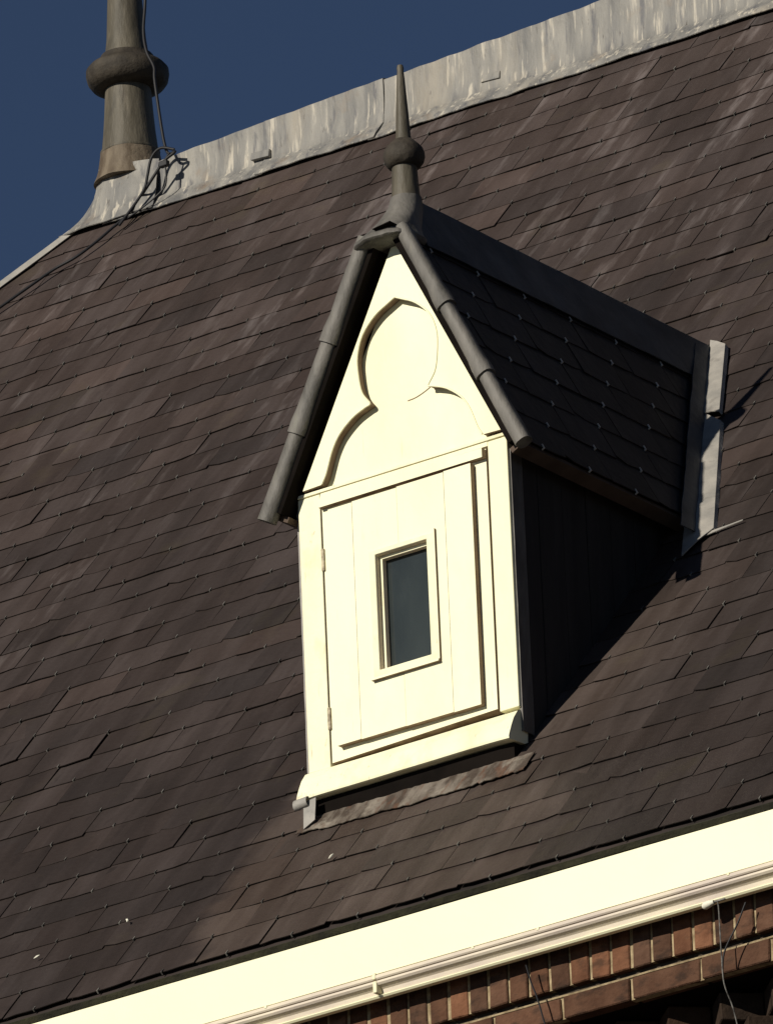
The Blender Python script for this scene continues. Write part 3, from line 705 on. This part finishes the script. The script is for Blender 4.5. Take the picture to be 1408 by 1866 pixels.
# roof boarding of the two gable slopes
EZ = 1.052
YF = -.075
ca = math.atan(GK); cg, sg_ = math.cos(ca), math.sin(ca)
for sd in (1, -1):
    def gp(t, y, h): # t: distance down the slope from the apex, h: outwards
        h -= .022
        return Vector((GC + sd * (t * cg + h * sg_), y, GA - t * sg_ + h * cg))
    TE = (GA - EZ) / sg_
    vt = [gp(.22, YF, -.014), gp(TE, YF, -.014), gp(TE, VY(EZ) + .05, -.014), gp(.22, VY(GA) - .1, -.014)]
    vb = [gp(.22, YF, -.045), gp(TE, YF, -.045), gp(TE, VY(EZ) + .05, -.045), gp(.22, VY(GA) - .1, -.045)]
    mk('roof_board', vt + vb, BOXF, M['under'], dor)
    # eaves board
    vv = []
    for h in (-.010, -.062):
        vv += [gp(TE - .001, YF + .03, h), gp(TE + .020, YF + .03, h), gp(TE + .020, VY(EZ) - .02, h), gp(TE - .001, VY(EZ) - .02, h)]
    mk('eaves_board', vv, BOXF, M['brown'], dor)
    # slates
    Bx = Vector((0, 1, 0)) * sd; By = Vector((-sd * cg, 0, sg_)); Bz = Vector((sd * sg_, 0, cg))
    RG = Matrix((Bx, By, Bz)).transposed()
    st = bmesh.new(); hk = bmesh.new(); slay = st.loops.layers.float_color.new('tint')
    for n in range(-4, 5):
        zz = 1.622 - .144 * n; t_ = (GA - zz) / sg_
        y_ = .628 + .14 * (-n) - .28 * 6
        while y_ < 2.6:
            y_ += .28
            ya, yb = y_ - .1375, y_ + .1375
            if yb < YF - .001 or t_ < .1: continue
            if ya > VY(zz + .16) + .06: continue
            P = gp(t_, y_, 0.004)
            Rm = RG @ Matrix.Rotation(-TILT * 1.05 + random.uniform(-.008, .008), 3, 'X') @ Matrix.Rotation(random.uniform(-.006, .006), 3, 'Z')
            src = random.choice(SLV)
            bm = bmesh.new(); bm.from_mesh(src)
            for v in bm.verts: v.co = P + Rm @ (v.co / S)
            # trim at verge, valley and ridge
            for co, no in ((Vector((0, YF - .002, 0)), Vector((0, -1, 0))), (Vector((0, VY(0) + .03, 0)), Vector((0, TANP, -1)).normalized()), (Vector((0, 0, GA - .19)), Vector((0, 0, 1)))):
                bmesh.ops.bisect_plane(bm, geom=bm.verts[:] + bm.edges[:] + bm.faces[:], plane_co=co, plane_no=no, clear_outer=True)
                es = [e for e in bm.edges if e.is_boundary]
                if es:
                    try: bmesh.ops.holes_fill(bm, edges=es)
                    except Exception: pass
            if len(bm.faces) < 4: bm.free(); continue
            if sd > 0:
                fin('slate', bm, M['dslate'], dor, mats=[M['dslate'], M['slate_edge']])
            else:
                base = {v: st.verts.new(v.co) for v in bm.verts}
                for f in bm.faces:
                    nf = st.faces.new([base[v] for v in f.verts]); nf.material_index = f.material_index
                    for l in nf.loops: l[slay] = (1, 1, 1, 1)
                bm.free()
            if YF + .02 < y_ < VY(zz) - .12: hook(hk, P, Rm, .95)
    if sd < 0:
        o = fin('slate', st, M['dslate'], dor, mats=[M['dslate'], M['slate_edge']]); o['kind'] = 'stuff'
    else: st.free()
    o = fin('slate_hook', hk, M['bright'], dor); o['kind'] = 'stuff'
    # ridge lead wing
    g = []
    n_ = 40
    for i in range(n_ + 1):
        y_ = .045 + (VY(GA) + .08 - .045) * i / n_
        lip = .006 * noise.noise(Vector((y_ * 5, sd, 0)))
        y2 = lambda t: y_ * (1 - 0) - (t * sg_ / TANP) * (i / n_)
        g.append([Vector((GC - sd * .001, y2(0), GA + .004)), Vector((GC + sd * .012, y2(.01), GA - .006)), gp(.035, y2(.03), .022), gp(.12, y2(.12), .022), gp(.20, y2(.20), .020), gp(.25 + lip, y2(.25), .016)])
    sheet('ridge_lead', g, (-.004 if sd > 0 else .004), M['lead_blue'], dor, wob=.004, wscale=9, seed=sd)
    # valley lead on the gable side
    g = []
    for i in range(31):
        t = TE * 1.10 * i / 30; zz = GA - t * sg_
        yv = VY(zz) + .01
        g.append([gp(t, yv - .125, .020), gp(t, yv - .06, .021), gp(t, yv + .03, .018)])
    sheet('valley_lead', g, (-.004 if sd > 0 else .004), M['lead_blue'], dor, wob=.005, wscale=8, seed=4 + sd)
# main-roof side of the right valley: pale lead strip in two lengths
def onroof_strip(name, L_, h, mt, wob=.004):
    g = []
    for (xl, yl, xr, yr) in L_:
        g.append([roofpt(xl, yl / CP, h), roofpt((xl + xr) / 2, (yl + yr) / 2 / CP, h + .004), roofpt(xr, yr / CP, h), roofpt(xr + .004, yr / CP - .002, h - .014)])
    return sheet(name, g, -.004, mt, dor, wob=wob, wscale=13)
def lerp4(a, b, n): return [tuple(a[k] + (b[k] - a[k]) * i / n for k in range(4)) for i in range(n + 1)]
onroof_strip('valley_strip', lerp4((.630, 1.60, .795, 1.50), (1.078, .792, 1.152, .890), 16), .012, M['lead_clean'])
onroof_strip('valley_strip', lerp4((.45, 1.985, .545, 1.935), (.69, 1.56, .765, 1.545), 8), .020, M['lead_clean'])
g = []
for i in range(9):
    q = i / 8; g.append([roofpt(1.130 + .145 * q, (.868 + .022 * q) / CP, .012), roofpt(1.140 + .135 * q, (.884 + .010 * q) / CP, .012)])
sheet('valley_tongue', g, .003, M['lead_clean'], dor)

# lead apron under the sill, crumpled
g = []
for i in range(61):
    q = i / 60; xx = .0 + .985 * q
    ylo = -.100 - .010 * q - .010 * math.sin(q * 3.1) + .010 * noise.noise(Vector((q * 9, 0, 0))) + .009 * noise.noise(Vector((q * 47, 3, 0)))
    row = []
    for j in range(9):
        u_ = j / 8; yy = ylo + (-.034 - ylo) * u_
        cr = .006 * noise.noise(Vector((xx * 30 - u_ * 2, u_ * 2.5, 0))) + .004 * noise.noise(Vector((xx * 70, u_ * 6, 2)))
        row.append(roofpt(xx + .0 * u_, yy / CP, .005 + cr * (.5 + .3 * u_)))
    g.append(row)
M['apron'] = mat('apron_lead', (.055, .040, .030), (.17, .145, .12), (26, 9, 9), 0.7, .40, .6, 7, .6, 40,
                 layers=(((.26, .23, .19), (9, 12, 12), .55, .66, .8), ((.10, .048, .028), (34, 10, 10), .54, .66, .8), ((.030, .022, .018), (40, 12, 12), .58, .68, .8)))
sheet('apron_lead', g, -.003, M['apron'], dor)

# verge rolls, three lengths on each side, upper over lower
for sd in (-1, 1):
    cuts = [.20, .585, .925, 1.262]
    for i in range(3):
        t0, t1 = cuts[i], cuts[i + 1] + (.012 if i < 2 else .0)
        bm = bmesh.new(); rings = []
        NS, NR = 14, 8
        r0 = .029 if sd > 0 else .0345
        for a in range(NR + 1):
            t = t0 + (t1 - t0) * a / NR
            rr = r0 - .0030 + .0040 * a / NR + (.0045 if a >= NR - 1 and i < 2 else 0)        # flares towards its lower end, over the next length
            cxx = Vector((GC + sd * (t * cg), -.070, GA - t * sg_)) + Vector((sd * sg_, 0, cg)) * (-.016)
            Nn = Vector((sd * sg_, 0, cg)); Yy = Vector((0, -1, 0))
            ring = []
            for k in range(NS):
                an = 2 * math.pi * k / NS
                wv = 1 + .07 * noise.noise(Vector((t * 9, an, i + sd * 3)))
                cc, ss = math.cos(an), math.sin(an); ex = .72 if sd > 0 else .9
                ring.append(bm.verts.new(cxx + (Nn * math.copysign(abs(cc) ** ex, cc) + Yy * math.copysign(abs(ss) ** ex, ss) * .95) * rr * wv))
            rings.append(ring)
        for a in range(NR):
            for k in range(NS):
                bm.faces.new([rings[a][k], rings[a][(k + 1) % NS], rings[a + 1][(k + 1) % NS], rings[a + 1][k]])
        bm.faces.new(rings[0]); bm.faces.new(rings[-1])
        ob = fin('verge_roll', bm, M['lead_dark'], dor, smooth=True)
# saddle cap of lead over the peak
# (half width, half depth, z, centre y)
ca_prof = [(.098, .098, 1.918, -.022), (.108, .106, 1.926, -.022), (.110, .106, 1.938, -.020), (.100, .098, 1.950, -.015), (.092, .092, 1.965, -.008), (.082, .082, 1.99, .008), (.074, .075, 2.02, .027), (.066, .068, 2.055, .048), (.058, .060, 2.095, .066), (.055, .056, 2.13, .070)]
bm = bmesh.new(); rings = []
for (hx, fy, z, cy_) in ca_prof:
    ring = []
    for k in range(40):
        an = 2 * math.pi * k / 40
        c_, s_ = math.cos(an), math.sin(an); u_ = min(1, (z - 1.918) / .2); ex = .55 + .45 * u_
        sx = math.copysign(abs(c_) ** ex, c_); sy = math.copysign(abs(s_) ** ex, s_)
        wv = 1 + .05 * noise.noise(Vector((c_ * 2.5, s_ * 2.5, z * 14)))
        ring.append(bm.verts.new((.456 + .014 * u_ + (hx + .006 * (1 - u_)) * sx * wv, cy_ + fy * sy * wv, z - .014 * max(0, -c_) * (1 - u_) + .006 * noise.noise(Vector((c_ * 4, s_ * 4, 3))) * (1 - u_))))
    rings.append(ring)
for i in range(len(rings) - 1):
    for k in range(40): bm.faces.new([rings[i][k], rings[i][(k + 1) % 40], rings[i + 1][(k + 1) % 40], rings[i + 1][k]])
bm.faces.new(rings[-1])
bm.faces.new(rings[0][::-1])
fin('saddle_cap', bm, M['lead_dark'], dor, smooth=True)
mk('saddle_fold', [(.455, -.128, 1.955), (.530, -.128, 1.960), (.530, -.07, 1.960), (.455, -.07, 1.955), (.455, -.122, 1.958), (.530, -.122, 1.968), (.530, -.07, 1.968), (.455, -.07, 1.958)], BOXF, M['under'], dor)
# its finial
fx, fy = .468, .07
def up(p, d=.042): return [(r_, z_ + d) for r_, z_ in p]
ft = lathe('finial', fx, fy, up([(.058, 2.05), (.054, 2.08), (.051, 2.10), (.048, 2.14), (.0455, 2.19), (.044, 2.225)]), M['finial'], dor, 28, wob=.02)
lathe('finial_seam', fx, fy, up([(.054, 2.076), (.0555, 2.081), (.050, 2.085)]), M['knob'], ft, 28, wob=.04)
lathe('finial_knob', fx, fy, up([(.040, 2.205), (.058, 2.21), (.069, 2.225), (.074, 2.245), (.073, 2.262), (.066, 2.282), (.050, 2.298), (.034, 2.312)]), M['knob'], ft, 32, wob=.07)
lathe('finial_spike', fx, fy, up([(.030, 2.302), (.0265, 2.33), (.0235, 2.40), (.0185, 2.48), (.0140, 2.55), (.0115, 2.58), (.0125, 2.592), (.010, 2.602)]), M['finial'], ft, 20, wob=.04)

# ------------------------------------------------------------------ small things
wr = thing('wire_holder', (2.1, -.68, -1.135), 'cream porcelain wire holder with loose wires on the upright bricks', 'wire holder')
bm = bmesh.new(); tube_bm(bm, [(2.078, -.672, -1.131), (2.086, -.674, -1.130), (2.105, -.676, -1.128), (2.122, -.676, -1.126)], [.010, .014, .012, .007], 12)
fin('insulator', bm, M['pale'], wr, smooth=True)
tube('bracket', [(2.12, -.676, -1.126), (2.165, -.672, -1.124)], .004, M['steel'], wr, 6)
tube('wire', spline([(2.135, -.675, -1.126), (2.137, -.672, -1.153), (2.135, -.668, -1.25), (2.136, -.668, -1.32), (2.135, -.66, -1.414), (2.152, -.64, -1.50), (2.165, -.62, -1.62)], 5), .0024, M['steel'], wr, 6)
tube('wire', spline([(2.235, -.655, -1.15), (2.20, -.660, -1.22), (2.150, -.666, -1.30), (2.135, -.664, -1.36), (2.133, -.66, -1.39)], 5), .003, M['cable'], wr, 6)
w2 = tube('loose_wire', spline([(1.335, -.655, -1.15), (1.351, -.652, -1.217), (1.371, -.653, -1.27), (1.39, -.652, -1.343), (1.398, -.645, -1.404), (1.40, -.63, -1.6)], 5), .003, M['cable'], None, 6)
tag(w2, 'thin dark wire hanging down the bricks left of the cream holder', 'wire')

def flake(loc, rz, ln, lab, bend=.3):
    x_, y_ = loc; pts = []
    for i in range(6):
        q = i / 5; pts.append(roofpt(x_ + ln * (math.cos(rz) * q + bend * math.sin(q * 3) * .3), y_ / CP + ln * math.sin(rz) * q, .016))
    bm = bmesh.new(); tube_bm(bm, pts, [.001, .003, .0045, .0045, .003, .001], 6)
    return tag(fin('feather', bm, M['pale'], None, smooth=True), lab, 'feather', 'feathers lying on the slates')
flake((-.588, -.300), R(-60), .028, 'small curled white feather caught on the slates left below the dormer', .7)
flake((-.945, -.366), R(40), .024, 'tiny white feather near the lower left end of the eaves')
flake((.286, -.295), R(75), .030, 'pale feather lying on the slates just under the dormer sill', .1)
